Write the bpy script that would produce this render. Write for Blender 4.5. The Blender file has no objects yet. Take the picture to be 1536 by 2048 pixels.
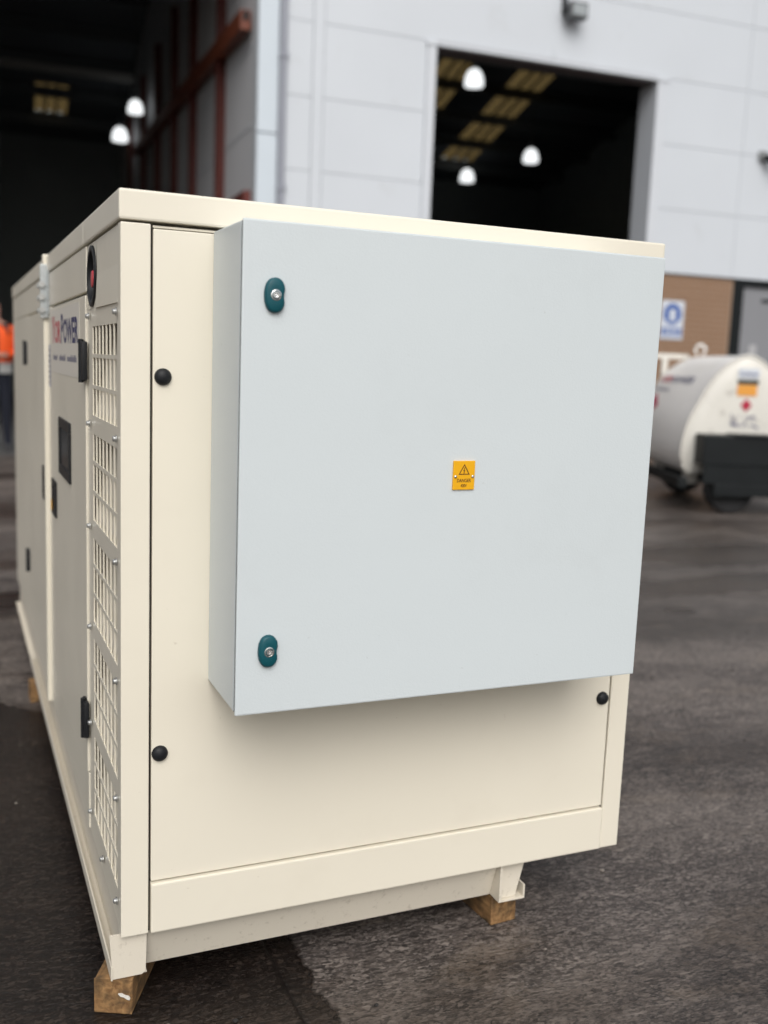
import bpy, bmesh, math, random
from mathutils import Vector, Matrix
R = math.radians
rng = random.Random(7)
scene = bpy.context.scene
COL = scene.collection

# ------------------------------------------------------------------ camera
GZ = 0.16                                   # canopy underside above the yard
cam_d = bpy.data.cameras.new('camera'); cam = bpy.data.objects.new('camera', cam_d); COL.objects.link(cam)
right = Vector((0.91791913, -0.39488192, 0.0386359))
down = Vector((-0.02365483, -0.15166868, -0.9881483))
fwd = Vector((0.39606175, 0.9061263, -0.14856045))
M = Matrix.Identity(4)
for i in range(3):
    M[i][0] = right[i]; M[i][1] = -down[i]; M[i][2] = -fwd[i]
CAM = Vector((-0.26063577, -1.72173887, 1.06085334 + GZ))
M[0][3], M[1][3], M[2][3] = CAM
cam.matrix_world = M
cam_d.sensor_fit = 'VERTICAL'; cam_d.sensor_height = 36.0; cam_d.sensor_width = 27.0
cam_d.lens = 1989.083 / 2048 * 36.0
cam_d.clip_start = 0.05; cam_d.clip_end = 600
cam_d.dof.use_dof = True; cam_d.dof.focus_distance = 1.85; cam_d.dof.aperture_fstop = 2.2
scene.camera = cam

# ------------------------------------------------------------------ sky, sun, exposure
SUN_EL, SUN_AZ = R(44), R(196)              # azimuth clockwise from +Y
world = bpy.data.worlds.new('World'); scene.world = world; world.use_nodes = True
wn, wl = world.node_tree.nodes, world.node_tree.links
bg = wn['Background']
sky = wn.new('ShaderNodeTexSky'); sky.sky_type = 'NISHITA'; sky.sun_disc = False
sky.sun_elevation = SUN_EL; sky.sun_rotation = SUN_AZ
sky.air_density = 1.0; sky.dust_density = 4.0; sky.ozone_density = 1.0
hs = wn.new('ShaderNodeHueSaturation'); hs.inputs['Saturation'].default_value = 0.32
wl.new(sky.outputs[0], hs.inputs['Color']); wl.new(hs.outputs[0], bg.inputs['Color'])
bg.inputs['Strength'].default_value = 0.12
sun_d = bpy.data.lights.new('sun', 'SUN'); sun = bpy.data.objects.new('sun', sun_d); COL.objects.link(sun)
sun_d.energy = 1.3; sun_d.angle = R(50); sun_d.color = (1.0, 0.98, 0.95)
sdir = Vector((math.sin(SUN_AZ) * math.cos(SUN_EL), math.cos(SUN_AZ) * math.cos(SUN_EL), math.sin(SUN_EL)))
sun.rotation_euler = sdir.to_track_quat('Z', 'Y').to_euler()
sun.location = (0, -6, 9)
vs = scene.view_settings
vs.view_transform = 'Standard'; vs.look = 'None'; vs.gamma = 1.0; vs.use_curve_mapping = False
vs.exposure = 0.19
scene.cycles.use_denoising = True
scene.cycles.max_bounces = 6; scene.cycles.diffuse_bounces = 3; scene.cycles.glossy_bounces = 3
scene.cycles.caustics_reflective = False; scene.cycles.caustics_refractive = False
scene.cycles.sample_clamp_indirect = 6
scene.cycles.use_adaptive_sampling = True; scene.cycles.adaptive_threshold = 0.02

# ------------------------------------------------------------------ materials
def new_mat(name):
    m = bpy.data.materials.new(name); m.use_nodes = True
    return m, m.node_tree.nodes, m.node_tree.links, m.node_tree.nodes['Principled BSDF']

def mat(name, col, rough=0.5, metal=0.0, var=0.06, vscale=3.0, bump=0.0, bscale=200.0, bdist=0.0004,
        spec=0.5, coat=0.0, emit=None, estr=0.0, rvar=0.0, dirt=None, dscale=9.0, wave=0.0, marks=None):
    m, n, l, p = new_mat(name)
    p.inputs['Roughness'].default_value = rough
    p.inputs['Metallic'].default_value = metal
    p.inputs['Specular IOR Level'].default_value = spec
    p.inputs['Coat Weight'].default_value = coat
    tc = n.new('ShaderNodeTexCoord')
    ns = n.new('ShaderNodeTexNoise'); ns.inputs['Scale'].default_value = vscale; ns.inputs['Detail'].default_value = 2
    l.new(tc.outputs['Object'], ns.inputs['Vector'])
    mx = n.new('ShaderNodeMix'); mx.data_type = 'RGBA'
    mx.inputs['A'].default_value = (*[c * (1 - var) for c in col], 1)
    mx.inputs['B'].default_value = (*[min(1, c * (1 + var)) for c in col], 1)
    l.new(ns.outputs['Fac'], mx.inputs['Factor'])
    out = mx.outputs['Result']
    if dirt:
        dn = n.new('ShaderNodeTexNoise'); dn.inputs['Scale'].default_value = dscale; dn.inputs['Detail'].default_value = 4
        dn.inputs['Roughness'].default_value = 0.7
        l.new(tc.outputs['Object'], dn.inputs['Vector'])
        rp = n.new('ShaderNodeValToRGB'); rp.color_ramp.elements[0].position = 0.58; rp.color_ramp.elements[1].position = 0.78
        l.new(dn.outputs['Fac'], rp.inputs['Fac'])
        m2 = n.new('ShaderNodeMix'); m2.data_type = 'RGBA'
        l.new(rp.outputs['Color'], m2.inputs['Factor']); l.new(out, m2.inputs['A']); m2.inputs['B'].default_value = (*dirt, 1)
        out = m2.outputs['Result']
    if marks:      # sparse specks, rubs and dust on sheet metal
        mk = n.new('ShaderNodeTexNoise'); mk.inputs['Scale'].default_value = 46; mk.inputs['Detail'].default_value = 2; mk.inputs['Roughness'].default_value = 0.75
        l.new(tc.outputs['Object'], mk.inputs['Vector'])
        rk = n.new('ShaderNodeValToRGB'); rk.color_ramp.elements[0].position = 0.735; rk.color_ramp.elements[1].position = 0.80
        rk.color_ramp.elements[1].color = (0.7, 0.7, 0.7, 1)
        l.new(mk.outputs['Fac'], rk.inputs['Fac'])
        sm = n.new('ShaderNodeTexNoise'); sm.inputs['Scale'].default_value = 4.5; sm.inputs['Detail'].default_value = 4; sm.inputs['Roughness'].default_value = 0.7
        l.new(tc.outputs['Object'], sm.inputs['Vector'])
        rs = n.new('ShaderNodeValToRGB'); rs.color_ramp.elements[0].position = 0.55; rs.color_ramp.elements[1].position = 0.85
        rs.color_ramp.elements[1].color = (0.16, 0.16, 0.16, 1)
        l.new(sm.outputs['Fac'], rs.inputs['Fac'])
        ad = n.new('ShaderNodeMath'); ad.operation = 'MAXIMUM'; l.new(rk.outputs['Color'], ad.inputs[0]); l.new(rs.outputs['Color'], ad.inputs[1])
        m3 = n.new('ShaderNodeMix'); m3.data_type = 'RGBA'; m3.inputs['B'].default_value = (*marks, 1)
        l.new(ad.outputs[0], m3.inputs['Factor']); l.new(out, m3.inputs['A']); out = m3.outputs['Result']
    l.new(out, p.inputs['Base Color'])
    if rvar:
        mr = n.new('ShaderNodeMapRange'); mr.inputs['To Min'].default_value = max(0.02, rough - rvar); mr.inputs['To Max'].default_value = rough + rvar
        l.new(ns.outputs['Fac'], mr.inputs['Value']); l.new(mr.outputs['Result'], p.inputs['Roughness'])
    if bump:
        nb = n.new('ShaderNodeTexNoise'); nb.inputs['Scale'].default_value = bscale; nb.inputs['Detail'].default_value = 2
        l.new(tc.outputs['Object'], nb.inputs['Vector'])
        b = n.new('ShaderNodeBump'); b.inputs['Strength'].default_value = bump; b.inputs['Distance'].default_value = bdist
        l.new(nb.outputs['Fac'], b.inputs['Height']); l.new(b.outputs['Normal'], p.inputs['Normal'])
        if wave:
            nw = n.new('ShaderNodeTexNoise'); nw.inputs['Scale'].default_value = 4.0; nw.inputs['Detail'].default_value = 1
            l.new(tc.outputs['Object'], nw.inputs['Vector'])
            b2 = n.new('ShaderNodeBump'); b2.inputs['Strength'].default_value = wave; b2.inputs['Distance'].default_value = 0.006
            l.new(nw.outputs['Fac'], b2.inputs['Height']); l.new(b2.outputs['Normal'], b.inputs['Normal'])
    if emit:
        p.inputs['Emission Color'].default_value = (*emit, 1); p.inputs['Emission Strength'].default_value = estr
    return m

CREAM = mat('cream_paint', (0.795, 0.745, 0.625), 0.33, var=0.025, vscale=2.0, bump=0.25, bscale=420, bdist=0.0003, rvar=0.07, wave=0.5, marks=(0.62, 0.56, 0.45))
CREAM_R = mat('cream_paint_base', (0.70, 0.645, 0.54), 0.45, var=0.05, vscale=6.0, bump=0.25, bscale=300, bdist=0.0004, dirt=(0.50, 0.45, 0.36), dscale=60)
CAB = mat('grey_textured_paint', (0.62, 0.672, 0.688), 0.40, var=0.02, vscale=1.5, bump=0.42, bscale=330, bdist=0.0007, rvar=0.06, wave=0.4, marks=(0.47, 0.50, 0.50))
BLACK = mat('black_plastic', (0.011, 0.012, 0.014), 0.5, var=0.15, vscale=40, spec=0.3)
RUBBER = mat('black_rubber', (0.012, 0.011, 0.011), 0.8)
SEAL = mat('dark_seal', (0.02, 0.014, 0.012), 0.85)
TEAL = mat('teal_plastic', (0.003, 0.075, 0.095), 0.45, spec=0.35, var=0.05, vscale=60, bump=0.15, bscale=900, bdist=0.0003)
ZINC = mat('zinc_metal', (0.55, 0.56, 0.55), 0.32, metal=0.85, var=0.15, vscale=120)
GALV = mat('galvanised_steel', (0.50, 0.53, 0.53), 0.42, metal=0.6, var=0.2, vscale=60)
CHROME = mat('chrome', (0.75, 0.75, 0.74), 0.14, metal=1.0, var=0.05, vscale=200)
YELLOW = mat('yellow_plastic', (0.83, 0.42, 0.006), 0.4, var=0.04, vscale=100)
INK = mat('brown_ink', (0.10, 0.035, 0.006), 0.6)
RED = mat('red_plastic', (0.50, 0.035, 0.05), 0.4)
STICKER = mat('sticker_white', (0.74, 0.70, 0.62), 0.42, var=0.03)
LRED = mat('red_print', (0.55, 0.02, 0.05), 0.5)
LNAVY = mat('navy_print', (0.018, 0.024, 0.12), 0.5)
LGREY = mat('grey_print', (0.20, 0.20, 0.28), 0.5)
GLASS = mat('dark_glass', (0.03, 0.032, 0.035), 0.12, spec=0.6)
WOODM, n_, l_, p_ = new_mat('timber')
tc = n_.new('ShaderNodeTexCoord'); mp = n_.new('ShaderNodeMapping'); mp.inputs['Scale'].default_value = (1, 0.12, 1)
l_.new(tc.outputs['Object'], mp.inputs['Vector'])
wv = n_.new('ShaderNodeTexNoise'); wv.inputs['Scale'].default_value = 85; wv.inputs['Detail'].default_value = 6; wv.inputs['Distortion'].default_value = 0.8
l_.new(mp.outputs[0], wv.inputs['Vector'])
rp = n_.new('ShaderNodeValToRGB')
rp.color_ramp.elements[0].position = 0.3; rp.color_ramp.elements[0].color = (0.13, 0.062, 0.022, 1)
rp.color_ramp.elements[1].position = 0.72; rp.color_ramp.elements[1].color = (0.38, 0.22, 0.09, 1)
l_.new(wv.outputs['Fac'], rp.inputs['Fac'])
dk = n_.new('ShaderNodeTexNoise'); dk.inputs['Scale'].default_value = 28; dk.inputs['Detail'].default_value = 6
l_.new(tc.outputs['Object'], dk.inputs['Vector'])
dr = n_.new('ShaderNodeValToRGB'); dr.color_ramp.elements[0].position = 0.44; dr.color_ramp.elements[1].position = 0.64
l_.new(dk.outputs['Fac'], dr.inputs['Fac'])
mm = n_.new('ShaderNodeMix'); mm.data_type = 'RGBA'; mm.inputs['B'].default_value = (0.075, 0.046, 0.02, 1)
l_.new(dr.outputs['Color'], mm.inputs['Factor']); l_.new(rp.outputs['Color'], mm.inputs['A'])
l_.new(mm.outputs['Result'], p_.inputs['Base Color'])
bb = n_.new('ShaderNodeBump'); bb.inputs['Strength'].default_value = 0.6; bb.inputs['Distance'].default_value = 0.002
l_.new(wv.outputs['Fac'], bb.inputs['Height']); l_.new(bb.outputs['Normal'], p_.inputs['Normal'])
p_.inputs['Roughness'].default_value = 0.75

CLAD = mat('wall_cladding', (0.60, 0.635, 0.675), 0.45, var=0.05, vscale=0.8, dirt=(0.52, 0.545, 0.565), dscale=1.1)
CLAD_DK = mat('wall_backing', (0.52, 0.545, 0.57), 0.6, var=0.05)
FLASH = mat('flashing_trim', (0.60, 0.63, 0.67), 0.45, var=0.03)
STRIPM = mat('jamb_cladding', (0.58, 0.645, 0.70), 0.45, var=0.03)
PIPE = mat('downpipe_grey', (0.27, 0.285, 0.33), 0.45)
BRICK = mat('brick', (0.28, 0.17, 0.105), 0.85, var=0.16, vscale=2.2, bump=0.4, bscale=60, bdist=0.003)
MORTAR = mat('mortar', (0.40, 0.32, 0.25), 0.95)
STEELRED = mat('red_oxide_steel', (0.12, 0.022, 0.015), 0.6, var=0.2, vscale=4)
STEELDK = mat('dark_steel', (0.09, 0.10, 0.105), 0.6)
LINER = mat('interior_liner', (0.22, 0.245, 0.245), 0.8, var=0.15, vscale=0.5)
ROOFM = mat('roof_sheet_dark', (0.10, 0.11, 0.12), 0.8)
INNERPANEL = mat('inner_wall_panel', (0.56, 0.565, 0.58), 0.6, var=0.06, vscale=0.7)  # white cladding of the dividing wall
BLKPAINT = mat('black_paint', (0.009, 0.011, 0.012), 0.5, var=0.3, vscale=8, spec=0.2)
DOORGREY = mat('door_grey', (0.235, 0.24, 0.255), 0.5)
PLATE = mat('pale_plate', (0.42, 0.42, 0.43), 0.4)
SIGNW = mat('sign_white', (0.62, 0.66, 0.72), 0.4)
SIGNB = mat('sign_blue', (0.03, 0.10, 0.36), 0.4)
TANKW = mat('tank_white', (0.86, 0.84, 0.81), 0.32, var=0.03, vscale=3, dirt=(0.72, 0.69, 0.63), dscale=3.2)
TANKE = mat('tank_end_white', (0.70, 0.68, 0.62), 0.4, var=0.05, vscale=5, dirt=(0.36, 0.33, 0.29), dscale=7)
ORANGE = mat('orange_sticker', (0.75, 0.33, 0.05), 0.5)
GREENDK = mat('dark_green_sticker', (0.02, 0.03, 0.028), 0.5)
DRED = mat('diamond_red', (0.42, 0.01, 0.045), 0.5)
MAGENTA = mat('diamond_crimson', (0.50, 0.03, 0.10), 0.5)
TYRE = mat('tyre_rubber', (0.012, 0.012, 0.013), 0.85, var=0.3, vscale=20)
LAMPW = mat('lamp_glow', (0.9, 0.9, 0.9), 0.5, emit=(0.96, 0.99, 1.0), estr=1.1)
SKIN = mat('skin', (0.50, 0.27, 0.20), 0.55)
HIVIS = mat('hivis_orange', (0.80, 0.09, 0.008), 0.7)
JEANS = mat('navy_cloth', (0.004, 0.006, 0.014), 0.9)
DARKCL = mat('black_cloth', (0.012, 0.012, 0.014), 0.9)
REFLECT = mat('reflective_tape', (0.42, 0.42, 0.40), 0.35)
HAIR = mat('hair', (0.03, 0.02, 0.015), 0.7)
BOOT = mat('boot', (0.04, 0.04, 0.042), 0.7)

SKYL, n_, l_, p_ = new_mat('rooflight_grp')
tr = n_.new('ShaderNodeBsdfTranslucent'); tr.inputs['Color'].default_value = (0.11, 0.077, 0.03, 1)
l_.new(tr.outputs[0], n_['Material Output'].inputs['Surface'])

# the yard: brushed concrete, dark and partly wet
GROUND, n, l, p = new_mat('yard_concrete')
tc = n.new('ShaderNodeTexCoord')
def noise(scale, detail=6, rough=0.6, vec=None, dist=0.0):
    t = n.new('ShaderNodeTexNoise'); t.inputs['Scale'].default_value = scale; t.inputs['Detail'].default_value = detail
    t.inputs['Roughness'].default_value = rough; t.inputs['Distortion'].default_value = dist
    l.new(vec or tc.outputs['Object'], t.inputs['Vector']); return t.outputs['Fac']
def ramp(fac, a, b, ca=(0, 0, 0, 1), cb=(1, 1, 1, 1)):
    r = n.new('ShaderNodeValToRGB'); r.color_ramp.elements[0].position = a; r.color_ramp.elements[1].position = b
    r.color_ramp.elements[0].color = ca; r.color_ramp.elements[1].color = cb
    l.new(fac, r.inputs['Fac']); return r.outputs['Color']
def mix(fac, a, b, blend='MIX'):
    x = n.new('ShaderNodeMix'); x.data_type = 'RGBA'; x.blend_type = blend
    for s, v in (('Factor', fac), ('A', a), ('B', b)):
        if hasattr(v, 'is_linked') or hasattr(v, 'links'): l.new(v, x.inputs[s])
        else: x.inputs[s].default_value = v
    return x.outputs['Result']
def math_(op, a, b=None):
    x = n.new('ShaderNodeMath'); x.operation = op
    for i, v in enumerate((a, b)):
        if v is None: continue
        if hasattr(v, 'links'): l.new(v, x.inputs[i])
        else: x.inputs[i].default_value = v
    return x.outputs[0]
mp = n.new('ShaderNodeMapping'); mp.inputs['Rotation'].default_value = (0, 0, R(4)); mp.inputs['Scale'].default_value = (0.16, 1.0, 1.0)
l.new(tc.outputs['Object'], mp.inputs['Vector'])
mg = n.new('ShaderNodeMapping'); mg.inputs['Rotation'].default_value = (0, 0, R(4)); mg.inputs['Scale'].default_value = (0.6, 1.0, 1.0)
l.new(tc.outputs['Object'], mg.inputs['Vector'])
ml = n.new('ShaderNodeMapping'); ml.inputs['Rotation'].default_value = (0, 0, R(4)); ml.inputs['Scale'].default_value = (0.45, 1.0, 1.0)
l.new(tc.outputs['Object'], ml.inputs['Vector'])
streak = noise(75, 5, 0.7, mp.outputs[0])
def cells(scale):
    v = n.new('ShaderNodeTexVoronoi'); v.inputs['Scale'].default_value = scale; v.inputs['Randomness'].default_value = 1.0
    l.new(mg.outputs[0], v.inputs['Vector'])
    sc_ = n.new('ShaderNodeSeparateColor'); l.new(v.outputs['Color'], sc_.inputs[0]); return sc_.outputs[0], v.outputs['Distance']
c1, d1 = cells(150)
c2, d2 = cells(300)
mid = noise(17, 5, 0.7, ml.outputs[0])
patch = noise(1.7, 7, 0.68, ml.outputs[0], 0.3)
patch2 = noise(4.5, 6, 0.66, ml.outputs[0], 0.4)
base = mix(ramp(streak, 0.33, 0.68), (0.034, 0.027, 0.024, 1), (0.096, 0.079, 0.071, 1))
base = mix(math_('MULTIPLY', ramp(mid, 0.36, 0.66), 0.6), base, (0.132, 0.108, 0.095, 1))
base = mix(math_('MULTIPLY', ramp(patch, 0.47, 0.57), 0.8), base, (0.195, 0.165, 0.145, 1))
base = mix(math_('MULTIPLY', ramp(patch2, 0.55, 0.66), 0.7), base, (0.225, 0.182, 0.145, 1))
base = mix(math_('MULTIPLY', ramp(c1, 0.62, 0.95), math_('MULTIPLY', ramp(mid, 0.30, 0.6), 0.85)), base, (0.29, 0.25, 0.22, 1))
base = mix(math_('MULTIPLY', ramp(c1, 0.05, 0.42, (1, 1, 1, 1), (0, 0, 0, 1)), 0.55), base, (0.012, 0.010, 0.009, 1))
base = mix(math_('MULTIPLY', ramp(c2, 0.72, 0.98), 0.6), base, (0.25, 0.22, 0.20, 1))
base = mix(math_('MULTIPLY', ramp(c2, 0.02, 0.30, (1, 1, 1, 1), (0, 0, 0, 1)), 0.6), base, (0.014, 0.012, 0.011, 1))
sep = n.new('ShaderNodeSeparateXYZ'); l.new(tc.outputs['Object'], sep.inputs[0])
edge = noise(9, 5, 0.6)
edge2 = noise(3.0, 6, 0.68, ml.outputs[0])
def blob(cx, cy, rx, ry, soft=0.06, amp=0.55, edge=None):
    edge = edge or edge2
    dx = math_('DIVIDE', math_('SUBTRACT', sep.outputs[0], cx), rx); dy = math_('DIVIDE', math_('SUBTRACT', sep.outputs[1], cy), ry)
    d = math_('SQRT', math_('ADD', math_('MULTIPLY', dx, dx), math_('MULTIPLY', dy, dy)))
    d = math_('ADD', d, math_('MULTIPLY', math_('SUBTRACT', edge, 0.5), amp))
    return ramp(d, 1.0 - soft, 1.0 + soft, (1, 1, 1, 1), (0, 0, 0, 1))
wet_shade = blob(-0.28, 0.15, 0.665, 1.75, 0.012, 0.15, noise(9, 5, 0.6))  # damp patch, stretched back so its dark colour also paints shade beside the base
wet2 = blob(4.6, 3.55, 0.85, 0.42, 0.12, 2.2)
wet3 = blob(4.1, 2.75, 1.1, 0.25, 0.15, 2.4)
wet4 = blob(3.2, 2.3, 0.12, 0.09, 0.15, 1.2)
wet5 = blob(-0.6, 3.3, 1.1, 0.30, 0.2, 1.8)
wetn = math_('MULTIPLY', ramp(noise(1.1, 7, 0.68, ml.outputs[0]), 0.46, 0.57), 0.8)
W = math_('MAXIMUM', math_('MAXIMUM', math_('MAXIMUM', wet_shade, wet2), math_('MAXIMUM', wet3, wet4)), math_('MAXIMUM', wet5, wetn))
base = mix(math_('MULTIPLY', W, 0.85), base, mix(1.0, base, (0.24, 0.195, 0.165, 1), 'MULTIPLY'))
base = mix(math_('MULTIPLY', wet_shade, 0.85), base, mix(1.0, base, (0.35, 0.32, 0.30, 1), 'MULTIPLY'))
# one saw-cut joint running away from the lens
jd = math_('ABSOLUTE', math_('SUBTRACT', math_('ADD', sep.outputs[0], math_('MULTIPLY', edge, 0.012)), 0.322))
joint = ramp(jd, 0.002, 0.005, (1, 1, 1, 1), (0, 0, 0, 1))
base = mix(math_('MULTIPLY', joint, 0.6), base, (0.008, 0.007, 0.007, 1))
l.new(base, p.inputs['Base Color'])
rr = n.new('ShaderNodeMapRange'); rr.inputs['To Min'].default_value = 0.50; rr.inputs['To Max'].default_value = 0.27
l.new(W, rr.inputs['Value']); l.new(rr.outputs['Result'], p.inputs['Roughness'])
hh = math_('ADD', math_('MULTIPLY', streak, 1.0), math_('ADD', math_('MULTIPLY', c1, 0.7), math_('MULTIPLY', joint, -0.8)))
bp_ = n.new('ShaderNodeBump'); bp_.inputs['Strength'].default_value = 1.0; bp_.inputs['Distance'].default_value = 0.006
l.new(hh, bp_.inputs['Height']); l.new(bp_.outputs['Normal'], p.inputs['Normal'])

# ------------------------------------------------------------------ mesh helpers
def box(bm, x0, x1, y0, y1, z0, z1, bev=0.0, seg=2):
    vs_ = [bm.verts.new((x, y, z)) for z in (z0, z1) for y in (y0, y1) for x in (x0, x1)]
    f = [(0, 2, 3, 1), (4, 5, 7, 6), (0, 1, 5, 4), (2, 6, 7, 3), (0, 4, 6, 2), (1, 3, 7, 5)]
    fs = [bm.faces.new([vs_[i] for i in q]) for q in f]
    if bev:
        es = list({e for q in fs for e in q.edges})
        bmesh.ops.bevel(bm, geom=es, offset=bev, segments=seg, affect='EDGES', profile=0.6)
def frame_axes(d):
    d = Vector(d).normalized(); a = Vector((0, 0, 1)) if abs(d.z) < 0.9 else Vector((1, 0, 0))
    u = d.cross(a).normalized(); return u, d.cross(u).normalized(), d
def rings(bm, pts, rads, seg=20, cap=True, axis=None):
    out = []
    for i, (q, r) in enumerate(zip(pts, rads)):
        q = Vector(q)
        d = axis or (Vector(pts[min(i + 1, len(pts) - 1)]) - Vector(pts[max(i - 1, 0)]))
        u, v, _ = frame_axes(d)
        out.append([bm.verts.new(q + r * (math.cos(2 * math.pi * k / seg) * u + math.sin(2 * math.pi * k / seg) * v)) for k in range(seg)])
    for a, b in zip(out, out[1:]):
        for k in range(seg): bm.faces.new((a[k], a[(k + 1) % seg], b[(k + 1) % seg], b[k]))
    if cap:
        bm.faces.new(out[0][::-1]); bm.faces.new(out[-1])
def lathe(bm, prof, origin, axis, seg=24, cap=True):
    a = Vector(axis).normalized()
    rings(bm, [Vector(origin) + a * h for r, h in prof], [max(r, 1e-4) for r, h in prof], seg, cap, a)
def cyl(bm, p0, p1, r0, r1=None, seg=16):
    rings(bm, [p0, p1], [r0, r0 if r1 is None else r1], seg)
def prism(bm, pts, f, t0, t1):
    """pts 2-D outline, f(u,v,t) -> point"""
    a = [bm.verts.new(f(u, v, t0)) for u, v in pts]; b = [bm.verts.new(f(u, v, t1)) for u, v in pts]
    k = len(pts)
    bm.faces.new(a[::-1]); bm.faces.new(b)
    for i in range(k): bm.faces.new((a[i], a[(i + 1) % k], b[(i + 1) % k], b[i]))
def loft(bm, secs, cap=True):
    vv = [[bm.verts.new(q) for q in s] for s in secs]; k = len(secs[0])
    for a, b in zip(vv, vv[1:]):
        for i in range(k): bm.faces.new((a[i], a[(i + 1) % k], b[(i + 1) % k], b[i]))
    if cap: bm.faces.new(vv[0][::-1]); bm.faces.new(vv[-1])
def obj(name, bm, m, parent=None, smooth=None, loc=None):
    bmesh.ops.recalc_face_normals(bm, faces=bm.faces)
    me = bpy.data.meshes.new(name); bm.to_mesh(me); bm.free()
    for x in (m if isinstance(m, (list, tuple)) else [m]): me.materials.append(x)
    if smooth:
        me.shade_smooth(); me.set_sharp_from_angle(angle=R(smooth))
    o = bpy.data.objects.new(name, me); COL.objects.link(o)
    if parent: o.parent = parent
    if loc is not None: o.location = loc
    return o
def part(name, m, parent, *boxes, bev=0.0, smooth=None, loc=None):
    bm = bmesh.new()
    for b in boxes: box(bm, *b, bev=bev)
    return obj(name, bm, m, parent, smooth, loc)
def empty(name, loc, rz=0.0):
    o = bpy.data.objects.new(name, None); COL.objects.link(o); o.location = loc; o.rotation_euler = (0, 0, rz)
    o.empty_display_size = 0.1; return o
def tag(o, label, cat, group=None):
    o['label'] = label; o['category'] = cat
    if group: o['group'] = group
    return o
def clone(o, parent, loc):
    c = o.copy(); COL.objects.link(c); c.parent = parent; c.location = loc; return c
def add_text(bm, body, size, f, x0=0.0, y0=0.0, xs=1.0, bold=0.0, align='LEFT', mi=0):
    cu = bpy.data.curves.new('lettering', 'FONT'); cu.body = body; cu.size = size; cu.offset = bold; cu.resolution_u = 3
    cu.align_x = align
    ob = bpy.data.objects.new('lettering_tmp', cu); COL.objects.link(ob)
    dg = bpy.context.evaluated_depsgraph_get(); dg.update()
    me = bpy.data.meshes.new_from_object(ob.evaluated_get(dg))
    xmax = max([v.co.x for v in me.vertices] or [0])
    vv = [bm.verts.new(f(x0 + v.co.x * xs, y0 + v.co.y)) for v in me.vertices]
    for q in me.polygons:
        try:
            fc = bm.faces.new([vv[i] for i in q.vertices]); fc.material_index = mi
        except ValueError: pass
    bpy.data.objects.remove(ob); bpy.data.curves.remove(cu); bpy.data.meshes.remove(me)
    return x0 + xmax * xs
def flat_obj(name, bm, m, parent, loc=None):
    me = bpy.data.meshes.new(name); bm.to_mesh(me); bm.free()
    for x in (m if isinstance(m, (list, tuple)) else [m]): me.materials.append(x)
    o = bpy.data.objects.new(name, me); COL.objects.link(o); o.parent = parent
    if loc is not None: o.location = loc
    return o

# ------------------------------------------------------------------ ground
bm = bmesh.new()
q = [bm.verts.new((x, y, 0)) for x, y in ((-150, -150), (150, -150), (150, 150), (-150, 150))]
bm.faces.new(q)
g = flat_obj('ground', bm, GROUND, None); g['kind'] = 'structure'

# ------------------------------------------------------------------ warehouse
WH = empty('warehouse', (9.446, 9.713, 0.0), R(-3.3))
tag(WH, 'large grey clad warehouse with brick base and two open loading bays', 'building')
ZK, ZC, ZB, ZA, ZT = 2.597, 3.452, 4.297, 5.135, 5.972
rows_hi = [ZA, ZT, 6.81, 7.65]
J = 0.0025
def panel(s0, s1, z0, z1):
    return part('cladding_panel', CLAD, WH, (s0 + J, s1 - J, 0.0, 0.05, z0 + J, z1 - J), bev=0.004)
for s0, s1 in ((-6.03, -5.715), (-5.575, -2.51), (-2.51, 0.54), (0.54, 3.6), (3.6, 6.6)):
    for a, b in zip(rows_hi, rows_hi[1:]): panel(s0, s1, a, b)
for s0, s1 in ((-6.03, -5.715), (-5.575, -4.27), (-0.78, 0.54), (0.54, 3.6), (3.6, 6.6)):
    for a, b in zip((ZK, ZC, ZB, ZA), (ZC, ZB, ZA)): panel(s0, s1, a, b)
part('cladding_panel', CLAD, WH, (-17, -12.2, 0.0, 0.05, ZK, 7.65))
part('cladding_panel', CLAD, WH, (-12.2, -6.13, 0.0, 0.05, 6.5, 7.65))
part('joint_cover', CLAD, WH, (-5.712, -5.578, -0.006, 0.05, ZK, 7.65), bev=0.004)
part('joint_cover', CLAD, WH, (-2.545, -2.475, -0.006, 0.0, ZA + 0.05, 7.65))
# opening trim and reveals
part('opening_trim', FLASH, WH, (-4.268, -4.15, -0.02, 0.40, ZK, 5.08), bev=0.004)
part('opening_trim', FLASH, WH, (-0.94, -0.782, -0.02, 0.40, 0.0, 5.08), bev=0.004)
part('opening_trim', FLASH, WH, (-4.29, -0.76, -0.03, 0.05, 5.083, 5.13), bev=0.004)
part('opening_soffit', mat('soffit_brown', (0.16, 0.13, 0.13), 0.6), WH, (-4.15, -0.94, 0.0, 0.29, 5.084, 5.15))
part('roller_shutter_box', STEELDK, WH, (-4.14, -0.95, 0.41, 0.85, 5.22, 5.6))
# inner leaf of the wall
part('inner_leaf', CLAD_DK, WH, (-6.37, -4.27, 0.052, 0.25, 0.0, 7.6), (-4.27, -0.78, 0.052, 0.25, 5.16, 7.6), (-0.782, 6.6, 0.052, 0.25, 0.0, 7.6),
     (-17, -12.2, 0.052, 0.25, 0, 7.6), (-12.2, -6.37, 0.052, 0.25, 6.5, 7.6))
part('jamb_strip', STRIPM, WH, (-6.37, -6.125, 0.0, 0.05, 0.0, 3.825), (-6.37, -6.125, 0.0, 0.05, 3.84, 7.65), bev=0.006)
dp = part('downpipe', PIPE, WH, (-6.118, -6.035, -0.05, 0.03, 0.0, 7.65), bev=0.012)
for z in (1.6, 3.2, 4.69, 6.2):
    part('pipe_bracket', PIPE, dp, (-6.128, -6.022, -0.06, 0.0, z, z + 0.05))
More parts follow.
